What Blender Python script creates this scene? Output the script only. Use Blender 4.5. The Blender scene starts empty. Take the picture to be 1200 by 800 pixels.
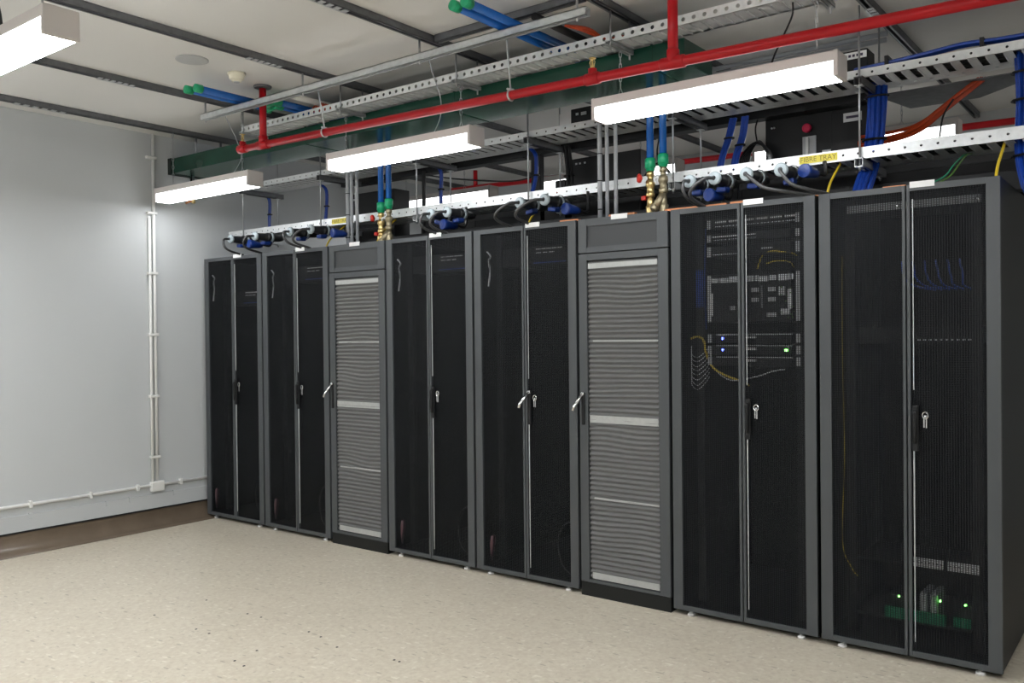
import bpy, bmesh, math, random
from mathutils import Vector, Matrix
random.seed(7)
C = bpy.context.scene.collection
sc = bpy.context.scene

# ---------------------------------------------------------------- camera, world, exposure
F_PX = 1021.2
YAW, PITCH, ROLL = 0.656575, -0.008313, -0.010367
cam_loc = Vector((6.6185, -4.2901, 1.5339))
fw = Vector((-math.sin(YAW)*math.cos(PITCH), math.cos(YAW)*math.cos(PITCH), math.sin(PITCH)))
r0 = Vector((math.cos(YAW), math.sin(YAW), 0)); u0 = r0.cross(fw)
rt = r0*math.cos(ROLL)+u0*math.sin(ROLL); up = u0*math.cos(ROLL)-r0*math.sin(ROLL)
cd = bpy.data.cameras.new('camera'); cam = bpy.data.objects.new('camera', cd); C.objects.link(cam)
cam.matrix_world = Matrix(((rt.x, up.x, -fw.x, cam_loc.x), (rt.y, up.y, -fw.y, cam_loc.y), (rt.z, up.z, -fw.z, cam_loc.z), (0, 0, 0, 1)))
cd.sensor_width = 36; cd.lens = F_PX/1200*36; cd.clip_start = .05; cd.clip_end = 60
sc.camera = cam
w = bpy.data.worlds.new('world'); sc.world = w; w.use_nodes = True
w.node_tree.nodes['Background'].inputs[0].default_value = (.9, .95, 1, 1)
w.node_tree.nodes['Background'].inputs[1].default_value = .05
sc.view_settings.view_transform = 'Standard'; sc.view_settings.look = 'None'
sc.view_settings.exposure = 1.27; sc.view_settings.gamma = 1; sc.view_settings.use_curve_mapping = False
try:
    sc.cycles.use_denoising = True; sc.cycles.max_bounces = 8; sc.cycles.transparent_max_bounces = 12
    sc.cycles.sample_clamp_indirect = 6
except Exception: pass
LAMP, LAMP_ROW = 27.0, 7.5   # lamps over the open floor and behind; lamps of the row by the cabinets

# ---------------------------------------------------------------- materials
def newmat(name):
    m = bpy.data.materials.new(name); m.use_nodes = True
    return m, m.node_tree, m.node_tree.nodes['Principled BSDF']
def mat(name, col, rough=.5, metal=0, noise=0, scale=20, bump=0, bscale=60, spec=.5):
    m, t, b = newmat(name)
    b.inputs['Roughness'].default_value = rough; b.inputs['Metallic'].default_value = metal
    b.inputs['Specular IOR Level'].default_value = spec
    b.inputs['Base Color'].default_value = (*col, 1)
    tc = t.nodes.new('ShaderNodeTexCoord')
    if noise:
        n = t.nodes.new('ShaderNodeTexNoise'); n.inputs['Scale'].default_value = scale; n.inputs['Detail'].default_value = 4
        t.links.new(tc.outputs['Object'], n.inputs['Vector'])
        mx = t.nodes.new('ShaderNodeMix'); mx.data_type = 'RGBA'
        mx.inputs[6].default_value = tuple(c*(1-noise) for c in col)+(1,)
        mx.inputs[7].default_value = tuple(min(1, c*(1+noise)) for c in col)+(1,)
        t.links.new(n.outputs['Fac'], mx.inputs[0]); t.links.new(mx.outputs[2], b.inputs['Base Color'])
    if bump:
        n2 = t.nodes.new('ShaderNodeTexNoise'); n2.inputs['Scale'].default_value = bscale
        t.links.new(tc.outputs['Object'], n2.inputs['Vector'])
        bp = t.nodes.new('ShaderNodeBump'); bp.inputs['Strength'].default_value = bump; bp.inputs['Distance'].default_value = .002
        t.links.new(n2.outputs['Fac'], bp.inputs['Height']); t.links.new(bp.outputs[0], b.inputs['Normal'])
    return m
def emit(name, col, s):
    m, t, b = newmat(name)
    b.inputs['Base Color'].default_value = (*col, 1)
    b.inputs['Emission Color'].default_value = (*col, 1); b.inputs['Emission Strength'].default_value = s
    return m
M = dict(
    wall=mat('painted_wall', (.56, .58, .59), .7, noise=.03, scale=.8, bump=.1, bscale=120),
    ceil=mat('painted_ceiling', (.70, .69, .665), .8, noise=.03, scale=.7),
    frame=mat('rack_frame_grey', (.063, .069, .074), .42, noise=.1, scale=3),
    body=mat('rack_body_black', (.009, .010, .010), .5, spec=.3),
    inner=mat('rack_interior', (.012, .013, .014), .6),
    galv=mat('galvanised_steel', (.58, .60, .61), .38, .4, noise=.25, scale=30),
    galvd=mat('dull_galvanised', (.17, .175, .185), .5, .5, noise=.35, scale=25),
    tray=mat('bright_galvanised_tray', (.78, .80, .81), .33, .25, noise=.15, scale=40),
    rod=mat('zinc_rod', (.5, .51, .53), .35, .8),
    chrome=mat('chrome', (.8, .8, .8), .18, 1),
    white=mat('white_enamel', (.78, .77, .76), .4),
    lampbody=mat('lamp_housing_white', (.74, .69, .67), .45),
    pvcw=mat('white_conduit', (.8, .8, .78), .35),
    pvcg=mat('grey_conduit', (.42, .44, .47), .35),
    red=mat('red_pipe_paint', (.46, .004, .010), .33, noise=.15, scale=12, spec=.35),
    green=mat('green_duct_paint', (.009, .055, .034), .2, noise=.35, scale=4),
    ductdark=mat('duct_end_rubber', (.01, .02, .015), .6),
    bluepipe=mat('blue_pipe_plastic', (.008, .12, .46), .22),
    greenfit=mat('green_fitting_plastic', (.01, .36, .16), .35),
    brass=mat('brass', (.72, .55, .25), .3, .9, noise=.2, scale=40),
    bronze=mat('aged_bronze', (.38, .33, .22), .45, .8, noise=.3, scale=40),
    redplastic=mat('red_plastic', (.6, .03, .02), .4),
    bluecable=mat('blue_cable', (.008, .055, .36), .35, noise=.35, scale=50),
    orange=mat('orange_cable', (.50, .055, .008), .4, noise=.2, scale=30),
    yellow=mat('yellow_cable', (.75, .55, .03), .4),
    earth=mat('earth_cable', (.08, .17, .03), .4),
    blackc=mat('black_cable', (.012, .012, .013), .35),
    greyc=mat('grey_cable', (.05, .05, .052), .35),
    plug=mat('plug_black', (.012, .013, .015), .4),
    ring=mat('plug_ring_grey', (.36, .42, .45), .4),
    blid=mat('plug_lid_blue', (.004, .028, .18), .35),
    boxb=mat('black_box_enamel', (.012, .0125, .0135), .45, spec=.3),
    label=mat('white_label', (.85, .85, .85), .5),
    ylabel=mat('yellow_label', (.85, .72, .08), .5),
    ytext=mat('label_text', (.3, .22, .02), .5),
    dtext=mat('dark_text', (.05, .04, .08), .5),
    copper=mat('copper', (.55, .22, .1), .4, .6, noise=.3, scale=20),
    cream=mat('cream_plastic', (.72, .68, .55), .4),
    spk=mat('speaker_grille', (.45, .46, .46), .6),
    silver=mat('silver_face', (.7, .72, .74), .4, .3, noise=.2, scale=60),
    greypl=mat('grey_plastic', (.5, .51, .52), .5),
    greenp=mat('green_plastic', (.01, .25, .12), .4),
    pinkt=mat('pink_tape', (.06, .022, .03), .5),
    ledb=emit('led_blue', (.1, .15, 1), 6), ledg=emit('led_green', (.2, 1, .15), 6),
    lamp=emit('lamp_diffuser', (1, .985, .96), LAMP),
)
def lamp_mat(S):
    m, t, b = newmat('lamp_diffuser_prismatic'); N = t.nodes.new; L = t.links.new
    g = N('ShaderNodeNewGeometry'); s = N('ShaderNodeSeparateXYZ'); L(g.outputs['True Normal'], s.inputs[0])
    a = N('ShaderNodeMath'); a.operation = 'LESS_THAN'; a.inputs[1].default_value = -.6; L(s.outputs['Z'], a.inputs[0])
    k = N('ShaderNodeMath'); k.operation = 'MULTIPLY_ADD'; k.inputs[1].default_value = S*.72; k.inputs[2].default_value = S*.28; L(a.outputs[0], k.inputs[0])
    b.inputs['Base Color'].default_value = (.9, .9, .9, 1); b.inputs['Emission Color'].default_value = (.965, .985, 1, 1); L(k.outputs[0], b.inputs['Emission Strength'])
    return m
M['lamp'] = lamp_mat(LAMP); M['lamp_row'] = lamp_mat(LAMP_ROW)
# floor: beige flecked vinyl
def floor_mat():
    m, t, b = newmat('flecked_vinyl_floor'); N = t.nodes.new; L = t.links.new
    b.inputs['Roughness'].default_value = .3; b.inputs['Specular IOR Level'].default_value = .35
    tc = N('ShaderNodeTexCoord')
    n = N('ShaderNodeTexNoise'); n.inputs['Scale'].default_value = 1.6; n.inputs['Detail'].default_value = 6; L(tc.outputs['Object'], n.inputs['Vector'])
    mx = N('ShaderNodeMix'); mx.data_type = 'RGBA'; mx.inputs[6].default_value = (.53, .475, .385, 1); mx.inputs[7].default_value = (.62, .56, .455, 1)
    L(n.outputs['Fac'], mx.inputs[0]); cur = mx.outputs[2]
    n3 = N('ShaderNodeTexNoise'); n3.inputs['Scale'].default_value = 45; n3.inputs['Detail'].default_value = 4; L(tc.outputs['Object'], n3.inputs['Vector'])
    mm = N('ShaderNodeMix'); mm.data_type = 'RGBA'; mm.blend_type = 'OVERLAY'; mm.inputs[0].default_value = .3
    L(cur, mm.inputs[6]); L(n3.outputs['Fac'], mm.inputs[7]); cur = mm.outputs[2]
    for sx, sy, rot, thr, col, seed in ((9, 26, .6, .13, (.78, .74, .64, 1), 0), (7, 24, -.7, .10, (.2, .17, .12, 1), 5), (22, 9, .3, .10, (.75, .72, .62, 1), 9), (26, 16, 1.2, .09, (.3, .26, .2, 1), 3)):
        mp = N('ShaderNodeMapping'); mp.inputs['Scale'].default_value = (sx, sy, 1); mp.inputs['Rotation'].default_value = (0, 0, rot); mp.inputs['Location'].default_value = (seed, seed*2, 0)
        L(tc.outputs['Object'], mp.inputs['Vector'])
        v = N('ShaderNodeTexVoronoi'); v.voronoi_dimensions = '2D'; v.inputs['Scale'].default_value = 1; L(mp.outputs[0], v.inputs['Vector'])
        sepc = N('ShaderNodeSeparateColor'); L(v.outputs['Color'], sepc.inputs[0])
        th = N('ShaderNodeMath'); th.operation = 'MULTIPLY'; th.inputs[1].default_value = thr*1.6; L(sepc.outputs[0], th.inputs[0])
        pw = N('ShaderNodeMath'); pw.operation = 'LESS_THAN'; L(v.outputs['Distance'], pw.inputs[0]); L(th.outputs[0], pw.inputs[1])
        g = N('ShaderNodeMath'); g.operation = 'GREATER_THAN'; g.inputs[1].default_value = .55; L(sepc.outputs[1], g.inputs[0])
        a = N('ShaderNodeMath'); a.operation = 'MULTIPLY'; L(pw.outputs[0], a.inputs[0]); L(g.outputs[0], a.inputs[1])
        f = N('ShaderNodeMath'); f.operation = 'MULTIPLY'; f.inputs[1].default_value = .45; L(a.outputs[0], f.inputs[0])
        k = N('ShaderNodeMix'); k.data_type = 'RGBA'; L(f.outputs[0], k.inputs[0]); L(cur, k.inputs[6]); k.inputs[7].default_value = col; cur = k.outputs[2]
    L(cur, b.inputs['Base Color'])
    return m
M['floor'] = floor_mat()
M['cove'] = mat('brown_vinyl_skirting', (.17, .13, .095), .25, noise=.25, scale=6)
# perforated door sheet: dark steel, rows of small holes
def mesh_mat(name, col, hole, period=.0135):
    m, t, b = newmat(name); N = t.nodes.new; L = t.links.new
    b.inputs['Roughness'].default_value = .5; b.inputs['Base Color'].default_value = (*col, 1)
    b.inputs['Specular IOR Level'].default_value = .22
    tc = N('ShaderNodeTexCoord'); sp = N('ShaderNodeSeparateXYZ'); L(tc.outputs['Object'], sp.inputs[0])
    def wave(o, per, ph=0):
        a = N('ShaderNodeMath'); a.operation = 'MULTIPLY'; a.inputs[1].default_value = 2*math.pi/per; L(o, a.inputs[0])
        c = N('ShaderNodeMath'); c.operation = 'SINE'; L(a.outputs[0], c.inputs[0])
        d = N('ShaderNodeMath'); d.operation = 'MULTIPLY_ADD'; d.inputs[1].default_value = .5; d.inputs[2].default_value = .5; L(c.outputs[0], d.inputs[0])
        return d.outputs[0]
    wx = wave(sp.outputs['X'], period); wz = wave(sp.outputs['Z'], period*.7)
    mu = N('ShaderNodeMath'); mu.operation = 'MULTIPLY'; L(wx, mu.inputs[0]); L(wz, mu.inputs[1])
    s = N('ShaderNodeMath'); s.operation = 'MULTIPLY_ADD'; s.inputs[1].default_value = hole*1.3; s.inputs[2].default_value = hole*.62; L(mu.outputs[0], s.inputs[0])
    tr = N('ShaderNodeBsdfTransparent'); mix = N('ShaderNodeMixShader'); out = t.nodes['Material Output']
    L(s.outputs[0], mix.inputs[0]); L(b.outputs[0], mix.inputs[1]); L(tr.outputs[0], mix.inputs[2]); L(mix.outputs[0], out.inputs['Surface'])
    return m
M['mesh'] = mesh_mat('perforated_door_sheet', (.010, .0115, .0135), .63, .011)
M['meshg'] = mesh_mat('perforated_cooler_sheet', (.05, .052, .055), .75, .012)

# ---------------------------------------------------------------- helpers
OFF = {}
def catmull(pts, k=6):
    P = [Vector(p) for p in pts]
    if len(P) < 3: return P
    out = []; Q = [P[0]*2-P[1]]+P+[P[-1]*2-P[-2]]
    for i in range(1, len(Q)-2):
        a, b, c, d = Q[i-1:i+3]
        for j in range(k):
            s = j/k
            out.append(.5*((2*b)+(c-a)*s+(2*a-5*b+4*c-d)*s*s+(3*b-a-3*c+d)*s**3))
    out.append(P[-1]); return out
class MB:
    def __init__(s): s.bm = bmesh.new()
    def box(s, x0, x1, y0, y1, z0, z1, bev=0):
        a = bmesh.ops.create_cube(s.bm, size=1)['verts']
        for v in a:
            v.co = Vector((x0 if v.co.x < 0 else x1, y0 if v.co.y < 0 else y1, z0 if v.co.z < 0 else z1))
        if bev:
            e = list({e for v in a for e in v.link_edges})
            bmesh.ops.bevel(s.bm, geom=e, offset=bev, segments=2, affect='EDGES', profile=.5)
        return s
    def obox(s, p, q, w_, h, upv=(0, 0, 1)):
        p, q = Vector(p), Vector(q); d = (q-p).normalized(); u = Vector(upv); r = d.cross(u).normalized(); u = r.cross(d)
        vs = [s.bm.verts.new(c+r*a*w_/2+u*b*h/2) for c in (p, q) for a, b in ((-1, -1), (1, -1), (1, 1), (-1, 1))]
        for f in ((3, 2, 1, 0), (4, 5, 6, 7), (0, 1, 5, 4), (1, 2, 6, 5), (2, 3, 7, 6), (3, 0, 4, 7)): s.bm.faces.new([vs[i] for i in f])
        return s
    def tube(s, pts, r, n=8, smooth=False, cap=True, k=6):
        P = catmull(pts, k) if smooth else [Vector(p) for p in pts]
        R = r if isinstance(r, (list, tuple)) else [r]*len(P)
        d0 = (P[1]-P[0]).normalized(); u = d0.orthogonal().normalized(); rings = []
        for i, p in enumerate(P):
            d = ((P[min(i+1, len(P)-1)]-P[max(i-1, 0)])).normalized()
            u = (u-d*u.dot(d)).normalized(); v = d.cross(u)
            sc_ = 1
            if 0 < i < len(P)-1:
                c = (P[i]-P[i-1]).normalized().dot(d); sc_ = 1/max(c, .6)
            rings.append([s.bm.verts.new(p+(u*math.cos(2*math.pi*j/n)+v*math.sin(2*math.pi*j/n))*R[i]*(sc_ if not smooth else 1)) for j in range(n)])
        for a, b in zip(rings, rings[1:]):
            for j in range(n):
                f = s.bm.faces.new((a[j], a[(j+1) % n], b[(j+1) % n], b[j])); f.smooth = n > 6
        if cap:
            s.bm.faces.new(rings[0][::-1]); s.bm.faces.new(rings[-1])
        return s
    def lathe(s, p, q, prof, n=16):
        """profile [(t,r)...] along p->q (t in metres)"""
        p, q = Vector(p), Vector(q); d = (q-p).normalized()
        u = d.orthogonal().normalized(); v = d.cross(u); rings = []
        for t, r in prof:
            rings.append([s.bm.verts.new(p+d*t+(u*math.cos(2*math.pi*j/n)+v*math.sin(2*math.pi*j/n))*max(r, .0002)) for j in range(n)])
        for i, (a, b) in enumerate(zip(rings, rings[1:])):
            for j in range(n):
                f = s.bm.faces.new((a[j], a[(j+1) % n], b[(j+1) % n], b[j])); f.smooth = abs(prof[i][1]-prof[i+1][1]) < .4*abs(prof[i][0]-prof[i+1][0])+1e-6
        s.bm.faces.new(rings[0][::-1]); s.bm.faces.new(rings[-1])
        return s
    def prism(s, poly, z0, z1):
        a = [s.bm.verts.new((x, y, z0)) for x, y in poly]; b = [s.bm.verts.new((x, y, z1)) for x, y in poly]; n = len(poly)
        s.bm.faces.new(a[::-1]); s.bm.faces.new(b)
        for i in range(n): s.bm.faces.new((a[i], a[(i+1) % n], b[(i+1) % n], b[i]))
        return s
    def perf(s, x0, x1, y, th, z0, z1, pitch, hr):
        """upright strip along x with round holes"""
        n = max(1, int(round((x1-x0)/pitch))); dx = (x1-x0)/n; zc = (z0+z1)/2
        for i in range(n):
            a, b = x0+i*dx, x0+(i+1)*dx; c = (a+b)/2
            out = [(b, zc), (b, z1), (c, z1), (a, z1), (a, zc), (a, z0), (c, z0), (b, z0)]
            inn = [(c+hr*math.cos(k*math.pi/4), zc+hr*math.sin(k*math.pi/4)) for k in range(8)]
            A = []
            for yy in (y, y+th):
                A.append(([s.bm.verts.new((px, yy, pz)) for px, pz in out], [s.bm.verts.new((px, yy, pz)) for px, pz in inn]))
            for k in range(8):
                l = (k+1) % 8
                s.bm.faces.new((A[0][0][k], A[0][0][l], A[0][1][l], A[0][1][k]))
                s.bm.faces.new((A[1][0][l], A[1][0][k], A[1][1][k], A[1][1][l]))
                s.bm.faces.new((A[0][1][k], A[0][1][l], A[1][1][l], A[1][1][k]))
        return s
    def chain(s, p, q, link=.03, r=.0022):
        p, q = Vector(p), Vector(q); L = (q-p).length; n = max(1, int(L/link)); d = (q-p)/n; dn = d.normalized()
        a = dn.orthogonal().normalized(); b = dn.cross(a)
        for i in range(n):
            c = p+d*(i+.5); e = a if i % 2 else b
            ring = [c+dn*math.cos(t)*link*.62+e*math.sin(t)*.0065 for t in [k*math.pi/4 for k in range(9)]]
            s.tube(ring, r, 4, cap=False)
        return s
    def build(s, name, m, parent=None, label=None, kind=None):
        bmesh.ops.recalc_face_normals(s.bm, faces=s.bm.faces)
        me = bpy.data.meshes.new(name)
        o = bpy.data.objects.new(name, me); C.objects.link(o)
        if parent is not None:
            off = OFF[parent.name]; o.parent = parent; OFF[o.name] = off
        else:
            co = [v.co for v in s.bm.verts]
            off = Vector((sum(c.x for c in co)/len(co), sum(c.y for c in co)/len(co), min(c.z for c in co)))
            o.location = off; OFF[o.name] = off
        for v in s.bm.verts: v.co -= off
        s.bm.to_mesh(me); s.bm.free(); me.materials.append(m)
        if label: o['label'] = label
        if kind: o['kind'] = kind
        return o
def thing(name, label, cat, loc=(0, 0, 0), group=None):
    o = bpy.data.objects.new(name, None); C.objects.link(o); o.location = loc; o.empty_display_size = .1
    o['label'] = label; o['category'] = cat; OFF[o.name] = Vector(loc)
    if group: o['group'] = group
    return o
def tag(o, label, cat, group=None, kind=None):
    o['label'] = label; o['category'] = cat
    if group: o['group'] = group
    if kind: o['kind'] = kind
    return o
def copy_tree(o, parent=None):
    c = o.copy(); C.objects.link(c)
    if parent: c.parent = parent
    OFF[c.name] = OFF[o.name]
    for ch in list(o.children): copy_tree(ch, c)
    return c
def text_obj(name, body, size, loc, rot, m, parent, ext=.0006, sx=1):
    cu = bpy.data.curves.new(name, 'FONT'); cu.body = body; cu.size = size; cu.extrude = ext; cu.align_x = 'CENTER'; cu.align_y = 'CENTER'
    tmp = bpy.data.objects.new(name+'_c', cu); C.objects.link(tmp)
    dg = bpy.context.evaluated_depsgraph_get(); me = bpy.data.meshes.new_from_object(tmp.evaluated_get(dg))
    bpy.data.objects.remove(tmp)
    o = bpy.data.objects.new(name, me); C.objects.link(o); me.materials.clear(); me.materials.append(m)
    mt = Matrix.Translation(Vector(loc)-OFF[parent.name]) @ Matrix.Rotation(rot[2], 4, 'Z') @ Matrix.Rotation(rot[0], 4, 'X') @ Matrix.Diagonal((sx, 1, 1, 1))
    me.transform(mt); o.parent = parent; OFF[o.name] = OFF[parent.name]
    return o

# ---------------------------------------------------------------- the room
XW, XE, YF, YB, ZC = -.05, 9.2, -6.6, 3.2, 3.195
def st(name, m, *b):
    o = MB().box(*b).build(name, m); o['kind'] = 'structure'; return o
st('floor', M['floor'], XW-.1, XE+.1, YF-.1, YB+.1, -.1, 0)
st('ceiling', M['ceil'], XW-.1, XE+.1, YF-.1, YB+.1, ZC, ZC+.1)
st('wall_left', M['wall'], XW-.1, XW, YF-.1, YB+.1, 0, ZC)
st('wall_back', M['wall'], XW, XE, YB, YB+.1, 0, ZC)
st('wall_right', M['wall'], XE, XE+.1, YF-.1, YB+.1, 0, ZC)
st('wall_front', M['wall'], XW, XE, YF-.1, YF, 0, ZC)
# coved brown skirting on the left wall
prof = [(XW+.008, .135), (XW+.010, .11), (XW+.016, .08), (XW+.03, .05), (XW+.055, .025), (XW+.09, .009), (XW+.155, .003), (XW+.155, 0.0005), (XW, .0005), (XW, .135)]
mb = MB(); A = [mb.bm.verts.new((x, YF, z)) for x, z in prof]; B = [mb.bm.verts.new((x, YB, z)) for x, z in prof]; n = len(prof)
for i in range(n):
    f = mb.bm.faces.new((A[i], A[(i+1) % n], B[(i+1) % n], B[i])); f.smooth = i < 6
mb.bm.faces.new(A); mb.bm.faces.new(B[::-1])
o = mb.build('baseboard_left', M['cove']); o['kind'] = 'structure'
o = MB().box(XW, XW+.014, YF, YB, .135, .148).build('trim_1', M['plug']); o['kind'] = 'structure'

# ---------------------------------------------------------------- cabinets
def make_rack():
    t = thing('server_cabinet', 'x', 'server cabinet', (0, 0, 0))
    b = MB()
    b.box(.012, .025, .03, 1.06, .03, 2.195); b.box(.775, .788, .03, 1.06, .03, 2.195)
    b.box(.012, .788, .03, 1.06, 2.18, 2.2); b.box(.012, .788, .03, 1.06, .03, .05); b.box(.012, .788, 1.04, 1.06, .03, 2.195)
    b.box(.02, .78, .06, .08, 0.008, .03)
    b.build('cabinet_body', M['body'], t)
    for x in (.10, .655):
        r = MB(); r.box(x, x+.045, .12, .15, .06, 2.17)
        r.build('mounting_rail', M['inner'], t)
    def leaf(x0, x1, left):
        f = MB(); so, si = (.056, .014)
        a, c = (x0+so, x1-si) if left else (x0+si, x1-so)
        f.box(x0, a, 0, .022, .03, 2.2, .002); f.box(c, x1, 0, .022, .03, 2.2, .002)
        f.box(a, c, .001, .022, 2.172, 2.2); f.box(a, c, .001, .022, .03, .056)
        d = f.build('door', M['frame'], t)
        MB().box(a, c, .009, .011, .056, 2.172).build('mesh_panel', M['mesh'], d)
        if not left:
            h = MB(); hx = x0+.034
            h.box(hx-.014, hx+.014, -.012, 0.001, .98, 1.19, .004)
            h.lathe((hx, -.022, 1.17), (hx, -.022, 1.0), [(0, .004), (.004, .011), (.02, .012), (.12, .009), (.15, .007), (.155, .002)], 12)
            h.box(hx-.006, hx+.006, -.022, -.01, 1.15, 1.17)
            h.build('handle', M['boxb'], d, 'dark swing handle')
            r = MB(); r.tube([(x0+.026, .003, 2.135), (x0+.026, .003, 1.26)], .0024, 6)
            r.tube([(x0+.038, .003, 1.1), (x0+.038, .003, .99), (x0+.026, .003, .985), (x0+.026, .003, .10)], .0022, 6)
            r.build('latch_rod', M['galv'], d, 'bright latch rod')
            kk = MB(); kk.tube([(x0+.075+.012*math.sin(a_), -.004, 1.145+.016*math.cos(a_)) for a_ in [i*math.pi/5 for i in range(11)]], .003, 5, cap=False)
            kk.box(x0+.068, x0+.073, -.006, -.001, 1.09, 1.13); kk.box(x0+.078, x0+.083, -.006, -.001, 1.088, 1.13); kk.box(x0+.07, x0+.08, -.004, .0105, 1.135, 1.145)
            kk.build('key_ring', M['chrome'], d, 'small bright key ring in the lock')
        return d
    leaf(.009, .4045, True); leaf(.4105, .791, False)
    for x in (.1, .70):
        for y in (.03, 1.0):
            MB().lathe((x, y, 0), (x, y, .034), [(0, .02), (.012, .02), (.015, .01), (.033, .01)], 12).build('levelling_foot', M['white'], t, 'pale levelling foot')
    MB().box(.425, .53, -.002, .004, 2.185, 2.213).build('name_sticker', M['label'], t, 'white blank-looking sticker')
    return t
GR = 'perforated-door server cabinets in the row'
rx = [0, .8, 2.2, 3.0, 4.4, 5.2]
rl = ['black double-door server cabinet at the far left end, beside the left wall',
      'second black server cabinet from the left wall, left of the first ribbed cooling unit',
      'black server cabinet directly right of the first (farther) ribbed cooling unit',
      'black server cabinet directly left of the nearer ribbed cooling unit, its lever handle swung out',
      'black server cabinet right of the nearer ribbed cooling unit, white gear visible inside',
      'black server cabinet at the near right end of the row, green-lit gear low inside']
proto = make_rack(); racks = []
def find(o, nm): return [c for c in o.children if c.name.split('.')[0] == nm]
for i, x in enumerate(rx):
    r = proto if i == 0 else copy_tree(proto)
    r.location = (x, 0, 0); r['label'] = rl[i]; r['group'] = GR; racks.append(r)
# swung-out handle on the fourth cabinet
dr = [d for d in find(racks[3], 'door') if find(d, 'handle')][0]
for h in find(dr, 'handle'): bpy.data.objects.remove(h)
h = MB(); hx = .4105+.034
MB().box(hx-.012, hx+.012, -.01, .001, .98, 1.19, .004).build('handle_plate', M['boxb'], dr, 'dark handle recess plate')
h.tube([(hx, -.012, 1.175), (hx-.03, -.06, 1.11), (hx-.035, -.065, 1.085)], .010, 10); h.tube([(hx, .0, 1.178), (hx, -.016, 1.178)], .011, 10)
h.build('handle', M['chrome'], dr, 'chrome lever handle swung outwards')
# inner odds and ends seen through the far doors
for i in (0, 1, 2, 3, 4):
    OFF[racks[i].name] = Vector(racks[i].location); X = rx[i]
    if i < 4:
        MB().tube([(X+.11, .014, 2.06), (X+.135, .016, 2.03), (X+.115, .02, 2.0), (X+.13, .016, 1.93), (X+.118, .014, 1.84)], .006, 5, True).build('earth_strap', M['greypl'], racks[i], 'pale braided strap behind the door')
        MB().tube([(X+.74, .03, .42), (X+.66, .04, .38), (X+.61, .05, .27), (X+.64, .05, .14), (X+.72, .04, .09)], .005, 6, True).build('cable_loop', M['greyc'], racks[i], 'grey cable loop low inside')
        MB().lathe((X+.115, .02, .09), (X+.13, .022, .26), [(0, .006), (.05, .012), (.12, .018), (.16, .016), (.17, .004)], 8).build('warning_tag', M['pinkt'], racks[i], 'faded pink tag low behind the door')
print('racks ok')

# cooling units
def make_cooler(x, label, seed):
    random.seed(seed)
    t = thing('cooling_unit', label, 'cooling unit', (x, 0, 0), 'in-row cooling units with ribbed filters')
    b = MB(); b.box(x+.012, x+.588, .024, 1.06, .0, 2.197); 
    b.build('cabinet_body', M['body'], t)
    p = MB(); p.box(x+.009, x+.066, 0, .026, 2.003, 2.2, .002); p.box(x+.524, x+.591, 0, .026, 2.003, 2.2, .002)
    p.box(x+.066, x+.524, .001, .026, 2.158, 2.2); p.box(x+.066, x+.524, .001, .026, 2.003, 2.035)
    hp = p.build('header_frame', M['frame'], t)
    MB().box(x+.066, x+.524, .01, .024, 2.035, 2.158).build('header_panel', mat_panel, hp, 'darker inset panel')
    MB().box(x+.009, x+.591, .004, .026, .0, .078).build('plinth', M['body'], t)
    f = MB(); f.box(x+.009, x+.066, 0, .022, .082, 1.996, .002); f.box(x+.528, x+.591, 0, .022, .082, 1.996, .002)
    f.box(x+.066, x+.528, .001, .022, 1.958, 1.996); f.box(x+.066, x+.528, .001, .022, .082, .10)
    d = f.build('door', M['frame'], t)
    # pleated filter
    nz, nx = 430, 12; mb = MB(); g = []; pitch = .0285; z0, z1 = .103, 1.955
    waves = [(random.uniform(.2, 1.8), random.uniform(.003, .009), random.uniform(5, 14), random.uniform(0, 6)) for _ in range(7)]
    for i in range(nz+1):
        z = z0+(z1-z0)*i/nz; row = []
        for j in range(nx+1):
            xx = x+.07+.454*j/nx
            dz = sum(a*math.exp(-((z-c)/.09)**2)*math.sin(k*(xx-x)+ph) for c, a, k, ph in waves)
            ph = ((z+dz-z0)/pitch) % 1
            yy = .0055+.018*(abs(ph-.5)*2)
            row.append(mb.bm.verts.new((xx, yy-.002, z)))
        g.append(row)
    for i in range(nz):
        for j in range(nx):
            fc = mb.bm.faces.new((g[i][j], g[i][j+1], g[i+1][j+1], g[i+1][j])); fc.smooth = True
    for v in g[0]+g[-1]: v.co.y = .0235
    mb.build('pleated_filter', M['filter'], d, 'grey pleated filter of horizontal ribs')
    for z, h_, dx in ((1.925, .030, .0), (1.489, .010, .03), (1.037, .042, .005), (.576, .010, .03), (.125, .036, .015)):
        MB().box(x+.072+dx, x+.522, .005, .012, z-h_/2, z+h_/2).build('filter_bar', M['bar'], d, 'pale metal cross bar')
    h = MB(); hx = x+.036
    MB().box(hx-.012, hx+.012, -.008, .001, 1.0, 1.19, .005).build('handle_plate', M['boxb'], d, 'dark handle recess plate')
    h.tube([(hx, -.01, 1.18), (hx-.032, -.05, 1.11), (hx-.04, -.055, 1.085)], .009, 10); h.tube([(hx, 0, 1.182), (hx, -.016, 1.182)], .010, 10)
    h.build('handle', M['chrome'], d, 'chrome lever handle swung outwards')
    MB().box(x+.235, x+.34, -.002, .004, 2.182, 2.21).build('name_sticker', M['label'], t, 'white blank-looking sticker')
    return t
mat_panel = mat('inset_panel_grey', (.04, .043, .046), .5)
M['filter'] = mat('filter_media_grey', (.135, .137, .135), .6, noise=.1, scale=30)
M['bar'] = mat('filter_bar_metal', (.42, .43, .42), .4, .1, noise=.15, scale=40)
make_cooler(1.6, 'farther cooling unit with a ribbed grey filter door, third unit from the left wall', 3)
make_cooler(3.8, 'nearer cooling unit with a ribbed grey filter door, its filter rows crumpled near the bottom', 11)

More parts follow.
